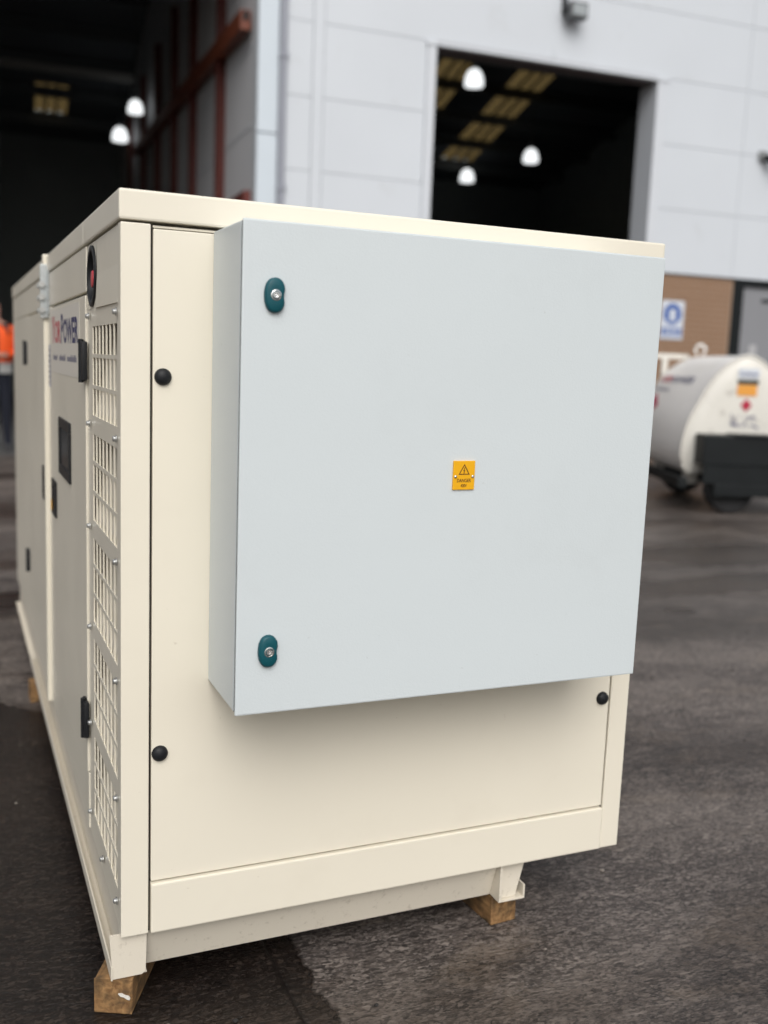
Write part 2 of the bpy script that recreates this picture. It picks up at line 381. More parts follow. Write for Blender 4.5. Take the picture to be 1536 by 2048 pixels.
# brickwork
for a, b in ((-0.78, 0.585), (-6.03, -4.27), (2.15, 6.6), (-17, -12.2)): part('brick_backing', MORTAR, WH, (a, b, 0.004, 0.05, 0, ZK - 0.012))
bm = bmesh.new(); box(bm, 0, 0.215, 0, 0.03, 0, 0.065, bev=0.004, seg=1)
b0 = obj('brick', bm, BRICK, WH); b0.location = (-0.775, -0.006, 0.008)
bm = bmesh.new(); box(bm, 0, 0.1025, 0, 0.03, 0, 0.065, bev=0.004, seg=1)
bh = obj('brick', bm, BRICK, WH); bh.location = (-0.775, -0.006, 0.083)
for k in range(34):
    z = 0.008 + 0.0755 * k
    x = -0.775
    if k % 2:
        if k > 1: clone(bh, WH, (x, -0.006 + rng.uniform(-.002, .002), z))
        x += 0.1125
    while x + 0.215 < 0.59:
        if not (k == 0 and x < -0.77): clone(b0, WH, (x, -0.006 + rng.uniform(-.002, .002), z))
        x += 0.225
    if x + 0.1025 < 0.59: clone(bh, WH, (x, -0.006, z))
part('drip_flashing', BLKPAINT, WH, (-0.78, 6.6, -0.025, 0.05, ZK - 0.010, ZK + 0.004))
# personnel door
pd = part('door', DOORGREY, WH, (0.765, 2.0, 0.02, 0.05, 0.0, 2.50), bev=0.004)
part('door_frame', BLKPAINT, WH, (0.588, 0.764, -0.02, 0.05, 0, 2.58), (2.001, 2.15, -0.02, 0.05, 0, 2.58), (0.764, 2.001, -0.02, 0.05, 2.502, 2.58))
part('lock_plate', PLATE, pd, (0.965, 1.095, 0.006, 0.02, 1.53, 1.68), bev=0.004)
part('vent_slot', BLKPAINT, pd, (1.12, 1.75, 0.012, 0.02, 2.29, 2.34))
# roof, purlins, rooflights
def roof_z(y): return 7.05 + (8.96 - 7.05) * (y - 0.25) / 8.15 if y < 8.4 else 8.96 - 0.26 * (y - 8.4)
ss = [-17, -8.55, -7.8, 0.45, 1.35, 2.47, 3.43, 6.6]
ys = [0.25, 8.4, 8.8, 10.15, 11.5, 12.85, 14.2, 15.55, 17.0]
bm = bmesh.new(); vv = {(i, j): bm.verts.new((s, y, roof_z(y))) for i, s in enumerate(ss) for j, y in enumerate(ys)}
for i in range(len(ss) - 1):
    for j in range(len(ys) - 1):
        hole = (i in (3, 5) and 2 <= j <= 6) or (i == 1 and j == 6)
        if hole:
            b2 = bmesh.new(); N = 12
            up = [b2.verts.new((ss[i] + (ss[i + 1] - ss[i]) * k / N, ys[j], roof_z(ys[j]) + (0.03 if k % 4 in (1, 2) else 0.0))) for k in range(N + 1)]
            lo = [b2.verts.new((v.co.x, ys[j + 1], roof_z(ys[j + 1]) + (0.03 if k % 4 in (1, 2) else 0.0))) for k, v in enumerate(up)]
            for k in range(N): b2.faces.new((up[k], up[k + 1], lo[k + 1], lo[k]))
            flat_obj('rooflight', b2, SKYL, WH)
            for k in (1, 2):
                sx = ss[i] + (ss[i + 1] - ss[i]) * k / 3
                b3 = bmesh.new(); prism(b3, [(ys[j], roof_z(ys[j]) - .05), (ys[j + 1], roof_z(ys[j + 1]) - .05), (ys[j + 1], roof_z(ys[j + 1]) - .01), (ys[j], roof_z(ys[j]) - .01)], lambda u, v, t: (t, u, v), sx - .03, sx + .03)
                obj('rooflight_bar', b3, ROOFM, WH)
        else: bm.faces.new((vv[i, j], vv[i + 1, j], vv[i + 1, j + 1], vv[i, j + 1]))
flat_obj('roof', bm, ROOFM, WH)
for y in (2.0, 3.6, 5.2, 6.8, 8.8, 10.15, 11.5, 12.85, 14.2, 15.55):
    z = roof_z(y)
    part('purlin', STEELDK, WH, (-16.9, -6.42, y - 0.04, y + 0.04, z - 0.30, z - 0.06))
    part('purlin', STEELDK, WH, (-6.28, 6.5, y - 0.04, y + 0.04, z - 0.30, z - 0.06))
part('tie_beam', mat('pale_grey_steel', (0.30, 0.30, 0.29), 0.5), WH, (-16.9, -6.65, 10.75, 10.87, 6.88, 7.02))
part('back_wall', LINER, WH, (-17, 6.6, 16.9, 17.0, 0, 8.0))
part('side_wall', LINER, WH, (6.5, 6.6, 0.25, 16.9, 0, 9.0))
part('side_wall', LINER, WH, (-17, -16.9, 0.25, 16.9, 0, 9.0))
part('floor_slab', mat('inside_floor', (0.10, 0.10, 0.10), 0.6), WH, (-16.9, 6.5, 0.25, 16.9, 0.0, 0.004))
# dividing wall with red steel frame
dw = part('dividing_wall', INNERPANEL, WH, (-6.37, -6.30, 0.25, 16.9, 0, 8.9))
for z in (3.05, 3.95, 4.85, 5.75):
    part('panel_joint', CLAD_DK, dw, (-6.376, -6.37, 0.25, 16.9, z, z + 0.03))
for y in (2.05, 4.35, 6.35, 8.6, 11.0, 13.5):
    bm = bmesh.new()
    box(bm, -6.475, -6.462, y - 0.10, y + 0.10, 0, 7.1); box(bm, -6.462, -6.385, y - 0.010, y + 0.010, 0, 7.1); box(bm, -6.385, -6.372, y - 0.10, y + 0.10, 0, 7.1)
    obj('steel_column', bm, STEELRED, WH)
bm = bmesh.new()
prism(bm, [(0.30, 5.03), (12, 5.6), (12, 5.8), (0.30, 5.25)], lambda u, v, t: (t, u, v), -6.525, -6.40)
obj('crane_rail', bm, mat('orange_red_steel', (0.15, 0.036, 0.014), 0.55, var=0.25, vscale=3), WH)
part('rail_hollow_shade', RUBBER, WH, (-6.50, -6.425, 0.292, 0.2995, 5.135, 5.235))  # black plate painting the shade inside the rail's hollow end
part('sheeting_rail', STEELRED, WH, (-6.46, -6.372, 0.26, 12.0, 3.0, 3.2))
# dark bench and stacked sheets deep inside the right bay
part('partition', mat('inside_partition', (0.16, 0.15, 0.145), 0.8), WH, (-0.2, 6.4, 9.0, 15.0, 0.0, 3.35))

# wall fittings
fl = empty('floodlight', (0, 0, 0)); fl.parent = None
fl.matrix_world = WH.matrix_world
fl.location = Vector((9.446, 9.713, 5.60)) + Matrix.Rotation(R(-3.3), 3, 'Z') @ Vector((-2.33, -0.02, 0)); fl.rotation_euler = (0, 0, R(-3.3))
tag(fl, 'small floodlight with black bracket high on the grey wall above the loading bay', 'floodlight')
part('housing', mat('flood_grey', (0.10, 0.105, 0.11), 0.5), fl, (-0.11, 0.14, -0.20, -0.06, 0.02, 0.21), bev=0.01)
part('lens', mat('flood_lens', (0.33, 0.36, 0.37), 0.15), fl, (-0.08, 0.115, -0.207, -0.201, 0.05, 0.18))
part('bracket', BLACK, fl, (-0.125, -0.085, -0.06, 0.02, 0.10, 0.44), (-0.13, -0.112, -0.15, -0.06, 0.08, 0.14))
cc = empty('security_camera', Vector((9.446, 9.713, 4.22)) + Matrix.Rotation(R(-3.3), 3, 'Z') @ Vector((0.88, 0, 0)), R(-3.3))
tag(cc, 'black security camera on the grey wall at the right edge of the picture', 'camera')
part('wall_mount', mat('cam_mount', (0.25, 0.26, 0.26), 0.5), cc, (-0.07, 0.05, -0.06, 0.0, 0.03, 0.15), bev=0.01)
bm = bmesh.new(); lathe(bm, [(0.03, 0), (0.055, 0.02), (0.055, 0.22), (0.045, 0.24)], (0.0, -0.04, 0.06), (0.6, -0.75, -0.25), 16); obj('camera_body', bm, BLACK, cc, 40)
sg = empty('safety_sign', Vector((9.446, 9.713, 1.70)) + Matrix.Rotation(R(-3.3), 3, 'Z') @ Vector((-0.42, -0.012, 0)), R(-3.3))
tag(sg, 'white and blue mandatory safety sign on the brick wall', 'sign')
part('sign_board', SIGNW, sg, (-0.19, 0.19, -0.006, 0.0, 0.0, 0.53), bev=0.002)
def sgf(u, v): return (u, -0.0085, v)
bm = bmesh.new()
NN = 40
oc = [bm.verts.new(sgf(0.145 * math.cos(2 * math.pi * k / NN), 0.345 + 0.145 * math.sin(2 * math.pi * k / NN))) for k in range(NN)]
bm.faces.new(oc)
bm.faces.new([bm.verts.new(sgf(*q)) for q in ((-0.165, 0.05), (0.165, 0.05), (0.165, 0.155), (-0.165, 0.155))])
flat_obj('blue_print', bm, SIGNB, sg)
bm = bmesh.new()
def sgf2(u, v): return (u, -0.0105, v)
bm.faces.new([bm.verts.new(sgf2(0.06 * math.cos(2 * math.pi * k / 24), 0.355 + 0.062 * math.sin(2 * math.pi * k / 24))) for k in range(24)])
bm.faces.new([bm.verts.new(sgf2(*q)) for q in ((-0.075, 0.255), (0.075, 0.255), (0.05, 0.30), (-0.05, 0.30))])
for vq in (0.075, 0.11):
    bm.faces.new([bm.verts.new(sgf2(*q)) for q in ((-0.13, vq), (0.13, vq), (0.13, vq + 0.018), (-0.13, vq + 0.018))])
flat_obj('white_symbol', bm, SIGNW, sg)

# high bay lamps
RW = Matrix.Rotation(R(-3.3), 3, 'Z')
def lamp(s, y, z, r, label):
    e = empty('high_bay_lamp', Vector((9.446, 9.713, z - r * 0.85)) + RW @ Vector((s, y, 0)), R(-3.3))
    tag(e, label, 'lamp', 'high bay lamps hanging inside the warehouse')
    bm = bmesh.new()
    lathe(bm, [(r * 0.98, 0), (r, r * 0.25), (r * 0.93, r * 0.8), (r * 0.72, r * 1.35), (r * 0.4, r * 1.65)], (0, 0, 0), (0, 0, 1), 24); obj('shade', bm, LAMPW, e, 50)
    bm = bmesh.new(); lathe(bm, [(r * 0.38, r * 1.66), (r * 0.36, r * 2.5), (0.02, r * 2.6), (0.015, roof_z(y) - z + r * 0.85 - 0.06)], (0, 0, 0), (0, 0, 1), 14); obj('gear_housing', bm, STEELDK, e, 50)
lamp(-0.87, 6.1, 6.6, 0.18, 'glowing bell lamp at the top left inside the right loading bay')
lamp(3.37, 11.74, 6.6, 0.195, 'glowing bell lamp near the middle of the right loading bay')
lamp(2.99, 14.81, 6.55, 0.20, 'lowest glowing bell lamp inside the right loading bay')
lamp(-6.70, 13.24, 6.3, 0.185, 'lower glowing bell lamp inside the dark left loading bay')
lamp(-6.68, 10.12, 6.25, 0.155, 'higher glowing bell lamp half hidden by a column in the left bay')

# ------------------------------------------------------------------ generator set
BZ = GZ - 0.088
GS = empty('generator_set', (0, 0, BZ)); OFF = (0, 0, 0.088)
tag(GS, 'long cream steel generator canopy raised on timber blocks', 'generator')
def gp(name, m, *boxes, bev=0.0, parent=None, smooth=None):
    return part(name, m, parent or GS, *boxes, bev=bev, smooth=smooth, loc=None if parent else OFF)
gp('inner_shell', CREAM, (0.256, 1.068, 0.02, 1.33, 0.004, 1.2715), (0.014, 0.256, 0.47, 1.33, 0.004, 1.2715), (0.014, 1.068, 1.40, 3.066, 0.004, 1.2715), (0.0035, 0.256, 0.031, 0.47, 0.0, 0.004), (0.052, 0.256, 0.022, 0.031, 0.004, 1.2715))
gp('corner_post', CREAM, (0.0, 0.0495, 0.0, 0.030, 0.0, 1.2735), bev=0.0022)
gp('corner_post', CREAM, (1.0525, 1.1, 0.0, 0.030, 0.0, 1.2735), bev=0.0022)
fp = gp('front_panel', CREAM, (0.0540, 1.0498, 0.0025, 0.014, 0.1010, 1.2665), bev=0.0018)
gp('kick_panel', CREAM, (0.0535, 1.0500, -0.0045, 0.014, 0.001, 0.0975), bev=0.0030)
gp('door_seal', SEAL, (0.0500, 0.0536, 0.0100, 0.0185, 0.0, 1.272), (1.0499, 1.0524, 0.0060, 0.0185, 0.0, 1.272), (0.0537, 1.0498, 0.0120, 0.0185, 0.0976, 0.1009))
gp('panel_top_flange', CREAM, (0.0537, 1.0498, 0.006, 0.014, 1.2685, 1.2720))
gp('roof_cap', CREAM, (-0.003, 1.103, -0.003, 0.4825, 1.2775, 1.3266), bev=0.004)
gp('roof_cap', CREAM, (-0.003, 1.103, 0.4850, 1.345, 1.2775, 1.3264), bev=0.004)
gp('roof_cap', CREAM, (-0.003, 1.103, 1.387, 3.103, 1.2775, 1.3264), bev=0.004)
gp('side_panel', CREAM, (1.07, 1.1, 0.0305, 3.07, 0.0, 1.2735))
gp('rear_panel', CREAM, (0.0, 1.1, 3.0705, 3.1, 0.0, 1.2735), bev=0.002)
# louvre sheet: 5 banks of 3 x 7 slots and a round recess for the stop button
yc = [0.0305, 0.0570]
for k in range(7):
    yc += [0.0570 + 0.0478 * k + 0.0418] + ([0.0570 + 0.0478 * (k + 1)] if k < 6 else [])
yc += [0.4570]
zc = [0.0]
holes_z = []
for b in range(4, -1, -1):
    for r_ in range(2, -1, -1):
        top = 1.110 - 0.2165 * b - 0.0620 * r_
        zc += [top - 0.0545, top]; holes_z.append((len(zc) - 2))
zc += [1.1445, 1.2735]
yc2 = sorted(set([round(v, 4) for v in yc])); zc2 = zc
bm = bmesh.new(); vv = {}
for i, y in enumerate(yc2):
    for j, z in enumerate(zc2): vv[i, j] = bm.verts.new((0, y, z))
CY, CZ, CR = 0.380, 1.2085, 0.0590
for i in range(len(yc2) - 1):
    for j in range(len(zc2) - 1):
        mid = (yc2[i] + yc2[i + 1]) / 2
        is_slot = j in holes_z and any(abs(mid - (0.0570 + 0.0478 * k + 0.0209)) < 0.002 for k in range(7))
        if is_slot or j == len(zc2) - 2: continue
        bm.faces.new((vv[i, j], vv[i, j + 1], vv[i + 1, j + 1], vv[i + 1, j]))
# top strip with a round hole: fan the square around the circle
z0, z1 = zc2[-2], zc2[-1]
cols = [(0.0305, CY - 0.064), (CY + 0.064, 0.4570)]
for a, b in cols:
    bm.faces.new([bm.verts.new((0, y, z)) for y, z in ((a, z0), (a, z1), (b, z1), (b, z0))])
N = 48
ci = []; so = []
for k in range(N):
    t = 2 * math.pi * k / N; c, s_ = math.cos(t), math.sin(t)
    hy = 0.064; hz = (z1 - CZ) if s_ > 0 else (CZ - z0)
    sc = min(hy / abs(c) if abs(c) > 1e-6 else 9, hz / abs(s_) if abs(s_) > 1e-6 else 9)
    ci.append(bm.verts.new((0, CY + CR * c, CZ + CR * s_))); so.append(bm.verts.new((0, CY + sc * c, CZ + sc * s_)))
for k in range(N): bm.faces.new((ci[k], ci[(k + 1) % N], so[(k + 1) % N], so[k]))
bmesh.ops.remove_doubles(bm, verts=bm.verts, dist=0.0002)
bmesh.ops.recalc_face_normals(bm, faces=bm.faces)
if sum(f.normal.x for f in bm.faces) > 0: bmesh.ops.reverse_faces(bm, faces=bm.faces)
bmesh.ops.solidify(bm, geom=list(bm.faces), thickness=0.003)
xs_ = [v.co.x for v in bm.verts]; mn = min(xs_)
for v in bm.verts: v.co.x -= mn
lou = obj('louvre_panel', bm, CREAM, GS, loc=OFF)
for b in range(5):
    gt = 1.110 - 0.2165 * b; gb = gt - 0.178
    bm = bmesh.new()
    prism(bm, [(0.0035, gb - 0.014), (0.0060, gb - 0.014), (0.062, gt + 0.012), (0.0595, gt + 0.012)], lambda u, v, t: (u, t, v), 0.033, 0.455)
    obj('air_baffle', bm, CREAM, GS, loc=OFF)
# recessed stop button
bm = bmesh.new()
lathe(bm, [(0.0600, -0.003), (0.0600, 0.0006), (0.0590, 0.0014), (0.0500, 0.0014), (0.0485, 0.0), (0.0470, -0.028), (0.001, -0.028)], (0.0, CY, CZ), (-1, 0, 0), 40, cap=False)
cup = obj('recess_cup', bm, BLACK, GS, 50, loc=OFF)
bm = bmesh.new(); lathe(bm, [(0.010, -0.027), (0.010, -0.014), (0.018, -0.013), (0.019, -0.006), (0.016, -0.0005), (0.002, 0.0012)], (0.0, CY - 0.006, CZ - 0.006), (-1, 0, 0), 24)
obj('stop_button', bm, RED, cup, 50)
# screws of the louvre sheet
bm = bmesh.new(); lathe(bm, [(0.0075, 0), (0.0075, 0.0015), (0.0052, 0.0022), (0.0052, 0.0055), (0.0038, 0.0070), (0.0006, 0.0074)], (0, 0, 0), (-1, 0, 0), 14)
sc0 = obj('screw', bm, ZINC, GS, 40); first = True
for y, z in [(0.046, 1.129), (0.046, 0.912), (0.046, 0.694), (0.046, 0.475), (0.046, 0.252), (0.046, 0.050), (0.418, 1.131), (0.414, 0.913), (0.414, 0.698), (0.414, 0.480), (0.414, 0.265), (0.418, 0.060), (0.232, 0.040)]:
    lc = (0.0, y, z + 0.088)
    if first: sc0.location = lc; first = False
    else: clone(sc0, GS, lc)
# side: front half
gp('side_upper_panel', CREAM, (0.0, 0.013, 0.4605, 1.3425, 1.1825, 1.2735), bev=0.0018)
gp('side_sill', CREAM, (0.0, 0.013, 0.4605, 1.2630, 0.0, 0.1290), bev=0.0030)
gp('side_strip', CREAM, (0.0, 0.013, 1.2660, 1.3425, 0.0, 1.1800), bev=0.0018)
gp('gap_shadow_lining', SEAL, (0.0125, 0.0138, 0.459, 1.343, 1.1752, 1.1824), (0.0125, 0.0138, 0.4572, 0.4604, 0.0, 1.2735))
door = gp('side_door', CREAM, (-0.002, 0.0125, 0.4630, 1.2630, 0.1330, 1.1750), bev=0.0022)
def hinge(y, z, h=0.080):
    bm = bmesh.new()
    box(bm, -0.012, -0.0005, y - 0.026, y - 0.002, z, z + h, bev=0.003); box(bm, -0.010, -0.0025, y + 0.001, y + 0.020, z - 0.003, z + h + 0.003, bev=0.003)
    cyl(bm, (-0.011, y - 0.001, z - 0.005), (-0.011, y - 0.001, z + h + 0.005), 0.0055, seg=14)
    return obj('hinge', bm, BLACK, GS, 35, loc=OFF)
hinge(0.464, 1.000); hinge(0.464, 0.220)
hinge(2.225, 1.005); hinge(2.225, 0.225)
def wframe(y0, y1, z0, z1, w, name, inner):
    bm = bmesh.new()
    x0, x1 = -0.0075, -0.0022
    for b in ((x0, x1, y0, y1, z0, z0 + w), (x0, x1, y0, y1, z1 - w, z1), (x0, x1, y0, y0 + w, z0 + w, z1 - w), (x0, x1, y1 - w, y1, z0 + w, z1 - w)): box(bm, *b, bev=0.0025)
    o = obj(name, bm, BLACK, GS, loc=OFF)
    part('pane' if inner is GLASS else 'lever', inner, o, (-0.0045, -0.0022, y0 + w, y1 - w, z0 + w, z1 - w))
    return o
wframe(0.748, 1.010, 0.742, 0.889, 0.026, 'window', GLASS)
h1 = wframe(1.110, 1.225, 0.602, 0.702, 0.016, 'door_handle', BLACK)
part('key_tag', YELLOW, h1, (-0.0092, -0.0078, 1.205, 1.222, 0.612, 0.640))
wframe(1.430, 1.540, 0.600, 0.704, 0.016, 'door_handle', BLACK)
# company sticker on the door
st = gp('sticker', STICKER, (-0.0026, -0.0021, 0.560, 1.215, 1.000, 1.166))
def sf(u, v): return (-0.0029, 1.19 - u, v)
bm = bmesh.new()
x = add_text(bm, 'Y', 0.098, sf, 0.0, 1.080, xs=1.0, bold=0.0022, mi=0)
x = add_text(bm, 'OR', 0.078, sf, x + 0.004, 1.080, xs=1.30, bold=0.002, mi=0)
x = add_text(bm, 'P', 0.098, sf, x + 0.012, 1.080, xs=1.10, bold=0.0028, mi=1)
x = add_text(bm, 'OWER', 0.078, sf, x + 0.004, 1.080, xs=1.33, bold=0.0026, mi=1)
for a, b, n_w in ((0.02, 0.135, 7), (0.185, 0.335, 9), (0.375, 0.575, 12)):
    for k in range(n_w):
        u0 = a + (b - a) * k / n_w; w_ = (b - a) / n_w * 0.72; hgt = rng.choice((0.011, 0.011, 0.016))
        fc = bm.faces.new([bm.verts.new(sf(*q)) for q in ((u0, 1.034), (u0 + w_, 1.034), (u0 + w_, 1.034 + hgt), (u0, 1.034 + hgt))]); fc.material_index = 2
flat_obj('lettering', bm, [LRED, LNAVY, LGREY], st)
st2 = gp('serial_label', mat('label_blue_grey', (0.30, 0.33, 0.42), 0.4), (-0.0008, -0.0002, 1.275, 1.335, 0.955, 1.075))
bm = bmesh.new()
for k in range(7):
    z = 0.965 + 0.015 * k
    bm.faces.new([bm.verts.new((-0.0012, y, zz)) for y, zz in ((1.328, z), (1.285 + 0.02 * rng.random(), z), (1.285, z + 0.006), (1.328, z + 0.006))])
flat_obj('lettering', bm, LNAVY, st2)
# joint flange and lifting bracket
gp('joint_flange', CREAM, (-0.013, 0.03, 1.3455, 1.386, 0.0, 1.3290), bev=0.0025)
br = gp('lifting_bracket', GALV, (-0.022, -0.0005, 1.334, 1.3445, 1.150, 1.300), (-0.0035, -0.0005, 1.300, 1.334, 1.160, 1.285), bev=0.0015)
for z in (1.243, 1.208, 1.172):
    bm = bmesh.new()
    for y0, y1, r_ in ((1.3455, 1.3990, 0.0055), (1.3865, 1.3990, 0.0095), (1.3990, 1.425, 0.0055), (1.325, 1.3340, 0.0095)): cyl(bm, (-0.0185, y0, z), (-0.0185, y1, z), r_, seg=6 if r_ == 0.0095 else 14)
    obj('bolt', bm, ZINC, br, 30)
# side: rear half
gp('side_upper_panel', CREAM, (0.0, 0.0135, 1.3875, 3.07, 1.1825, 1.2735), bev=0.0018)
gp('side_sill', CREAM, (0.0, 0.0135, 1.3875, 2.2150, 0.0, 0.1290), bev=0.0030)
gp('side_strip', CREAM, (0.0, 0.0135, 2.2190, 3.07, 0.0, 1.1800), bev=0.0018)
gp('side_strip', CREAM, (0.0, 0.0135, 1.3875, 1.4440, 0.1300, 1.1800), bev=0.0018)
gp('side_door', CREAM, (-0.002, 0.0135, 1.4470, 2.2150, 0.1330, 1.1750), bev=0.0022)
# base frame
rl = gp('base_rail', CREAM_R, (0.004, 0.008, 0.017, 3.0, -0.084, 0.0), (-0.014, 0.050, 0.017, 3.0, -0.088, -0.0845), (-0.0165, -0.0135, 0.010, 2.07, -0.088, -0.062))
bm = bmesh.new(); prism(bm, [(-0.0130, -0.087), (0.040, -0.087), (0.047, -0.081), (0.049, 0.0), (-0.019, 0.0)], lambda u, v, t: (u, t, v), 0.012, 0.0165); obj('end_plate', bm, CREAM_R, rl)
rr_ = gp('base_rail', CREAM_R, (0.802, 0.808, 0.006, 3.0, -0.088, 0.0), (0.808, 0.866, 0.012, 3.0, -0.092, -0.088), (0.866, 0.870, 0.012, 3.0, -0.092, -0.060))
bm = bmesh.new(); prism(bm, [(0.816, -0.087), (0.850, -0.087), (0.872, 0.0), (0.809, 0.0)], lambda u, v, t: (u, t, v), 0.020, 0.024); obj('end_plate', bm, CREAM_R, rr_)
bm = bmesh.new(); prism(bm, [(0.018, 0.0), (0.022, 0.0), (0.050, -0.0885), (0.046, -0.0885)], lambda u, v, t: (t, u, v), 0.0515, 0.8015); obj('cross_member', bm, CREAM_R, GS, loc=OFF)
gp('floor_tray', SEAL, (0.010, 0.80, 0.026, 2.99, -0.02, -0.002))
# black screw caps
bm = bmesh.new(); lathe(bm, [(0.0146, 0.0), (0.0146, 0.003), (0.0128, 0.0068), (0.0085, 0.0098), (0.0035, 0.0112), (0.0004, 0.0114)], (0, 0, 0), (0, -1, 0), 28)
k0 = obj('screw_cap', bm, BLACK, fp, 60); k0.location = (0.0710, 0.0025, 1.022)
clone(k0, fp, (0.0690, 0.0025, 0.347)); clone(k0, fp, (1.0310, 0.0025, 0.353))

# ------------------------------------------------------------------ electrical cabinet on the front
EC = empty('electrical_cabinet', (0.5546, -0.09, GZ + 0.4754)); EO = (-0.5546, 0.09, -0.4754)
tag(EC, 'pale grey textured steel electrical cabinet mounted on the generator front', 'cabinet')
part('body', CAB, EC, (0.1556, 0.9536, -0.1757, 0.0020, 0.4772, 1.2700), bev=0.003, loc=EO)
part('gasket', RUBBER, EC, (0.1568, 0.9524, -0.1868, -0.1755, 0.4782, 1.2690), loc=EO)
part('door', CAB, EC, (0.1542, 0.9552, -0.1930, -0.1865, 0.4754, 1.2717), bev=0.0028, loc=EO)
def lock(cx, cz):
    bm = bmesh.new(); secs = []
    def outline(sc, y):
        pts = []
        for k in range(56):
            t = 2 * math.pi * k / 56; c, s_ = math.cos(t), math.sin(t)
            x = 0.0172 * math.copysign(abs(c) ** 0.86, c); z = 0.0270 * math.copysign(abs(s_) ** 0.9, s_)
            if c > 0: x -= 0.0036 * math.exp(-((z + 0.001) / 0.0085) ** 2)
            pts.append((cx + x * sc, y, cz + z * sc))
        return pts
    loft(bm, [outline(1.0, -0.1930), outline(1.0, -0.1985), outline(0.95, -0.2010), outline(0.84, -0.2024), outline(0.5, -0.2030)])
    o = obj('lock', bm, TEAL, EC, 50, loc=EO)
    bm = bmesh.new(); lathe(bm, [(0.0084, 0.0090), (0.0084, 0.0106), (0.0068, 0.0110), (0.0062, 0.0098), (0.0058, 0.0098), (0.0002, 0.0098)], (cx, -0.1930, cz), (0, -1, 0), 28)
    obj('lock_ring', bm, CHROME, o, 40)
    bm = bmesh.new(); lathe(bm, [(0.0055, 0.0095), (0.0052, 0.0112), (0.0034, 0.0115), (0.0018, 0.0108), (0.0001, 0.0113)], (cx + 0.0002, -0.1930, cz), (0, -1, 0), 20)
    box(bm, cx + 0.0018, cx + 0.0066, -0.2048, -0.2032, cz - 0.0008, cz + 0.0008)
    obj('lock_insert', bm, CHROME, o, 40)
    bm = bmesh.new()
    for dz in (0.0118, 0.0138, -0.0128, -0.0148):
        for k in range(4): box(bm, cx - 0.0056 + k * 0.0029, cx - 0.0036 + k * 0.0029, -0.2032, -0.2026, cz + dz - 0.0005, cz + dz + 0.0005)
    obj('embossed_lines', bm, TEAL, o)
lock(0.2062, 1.1580); lock(0.2078, 0.5835)
# danger plate
dx0, dx1, dz0, dz1 = 0.5345, 0.5768, 0.8465, 0.8972
dpn = part('danger_plate', YELLOW, EC, (dx0, dx1, -0.1962, -0.1931, dz0, dz1), bev=0.0008, loc=EO)
def df(u, v): return ((dx0 + dx1) / 2 + u, -0.19645, (dz0 + dz1) / 2 + v)
bm = bmesh.new()
def tri(cx, cy, a): return [(cx + a * math.cos(R(90 + 120 * k)), cy + a * math.sin(R(90 + 120 * k))) for k in range(3)]
o_, i_ = tri(0.0, 0.0075, 0.0126), tri(0.0, 0.0075, 0.0094)
ov = [bm.verts.new(df(*q)) for q in o_]; iv = [bm.verts.new(df(*q)) for q in i_]
for k in range(3): bm.faces.new((ov[k], ov[(k + 1) % 3], iv[(k + 1) % 3], iv[k]))
bolt = [(0.0006, 0.0140), (-0.0022, 0.0072), (-0.0003, 0.0076), (-0.0010, 0.0042), (-0.0022, 0.0046), (-0.0002, 0.0024), (0.0012, 0.0050), (0.0001, 0.0045), (0.0020, 0.0094), (0.0000, 0.0090), (0.0020, 0.0140)]
bm.faces.new([bm.verts.new(df(*q)) for q in bolt])
add_text(bm, 'DANGER', 0.0086, df, 0.0, -0.0120, xs=0.80, bold=0.00016, align='CENTER')
add_text(bm, '400V', 0.0078, df, 0.0, -0.0208, xs=0.72, bold=0.00016, align='CENTER')
flat_obj('danger_print', bm, INK, dpn)
for u in (-0.0168, 0.0168):
    bm = bmesh.new(); lathe(bm, [(0.0028, 0), (0.0026, 0.0012), (0.0014, 0.0019), (0.0002, 0.0020)], df(u, -0.0022), (0, -1, 0), 14); obj('screw', bm, CHROME, dpn, 50)

# ------------------------------------------------------------------ timber blocks under the base
def timber(x, y, rz, w, h, ln, label):
    bm = bmesh.new(); box(bm, -w / 2, w / 2, 0, ln, 0, h, bev=0.003, seg=2)
    for v in bm.verts: v.co += Vector((rng.uniform(-.0012, .0012), rng.uniform(-.0012, .0012), 0))
    o = obj('timber_block', bm, WOODM); o.location = (x, y, 0.001); o.rotation_euler = (0, 0, rz)
    return tag(o, label, 'timber', 'timber blocks under the generator base')
t1 = timber(-0.012, 0.0165, R(-25.5), 0.071, 0.070, 0.34, 'worn square timber block under the near left corner of the generator')
bm = bmesh.new()
pts = [(0.010, 0.042), (0.0165, 0.043), (0.022, 0.040), (0.030, 0.0385), (0.0325, 0.034), (0.0315, 0.031), (0.027, 0.032), (0.021, 0.036), (0.015, 0.037)]
prism(bm, pts, lambda u, v, t: (u, t, v), -0.0022, 0.002)
obj('paper_scrap', bm, mat('torn_paper', (0.70, 0.68, 0.62), 0.8), t1)
timber(0.837, 0.0385, R(6), 0.066, 0.066, 0.34, 'square timber block under the right hand base rail of the generator')
timber(-0.035, 1.84, R(-88), 0.072, 0.068, 0.40, 'timber block sticking out from under the far left of the generator')

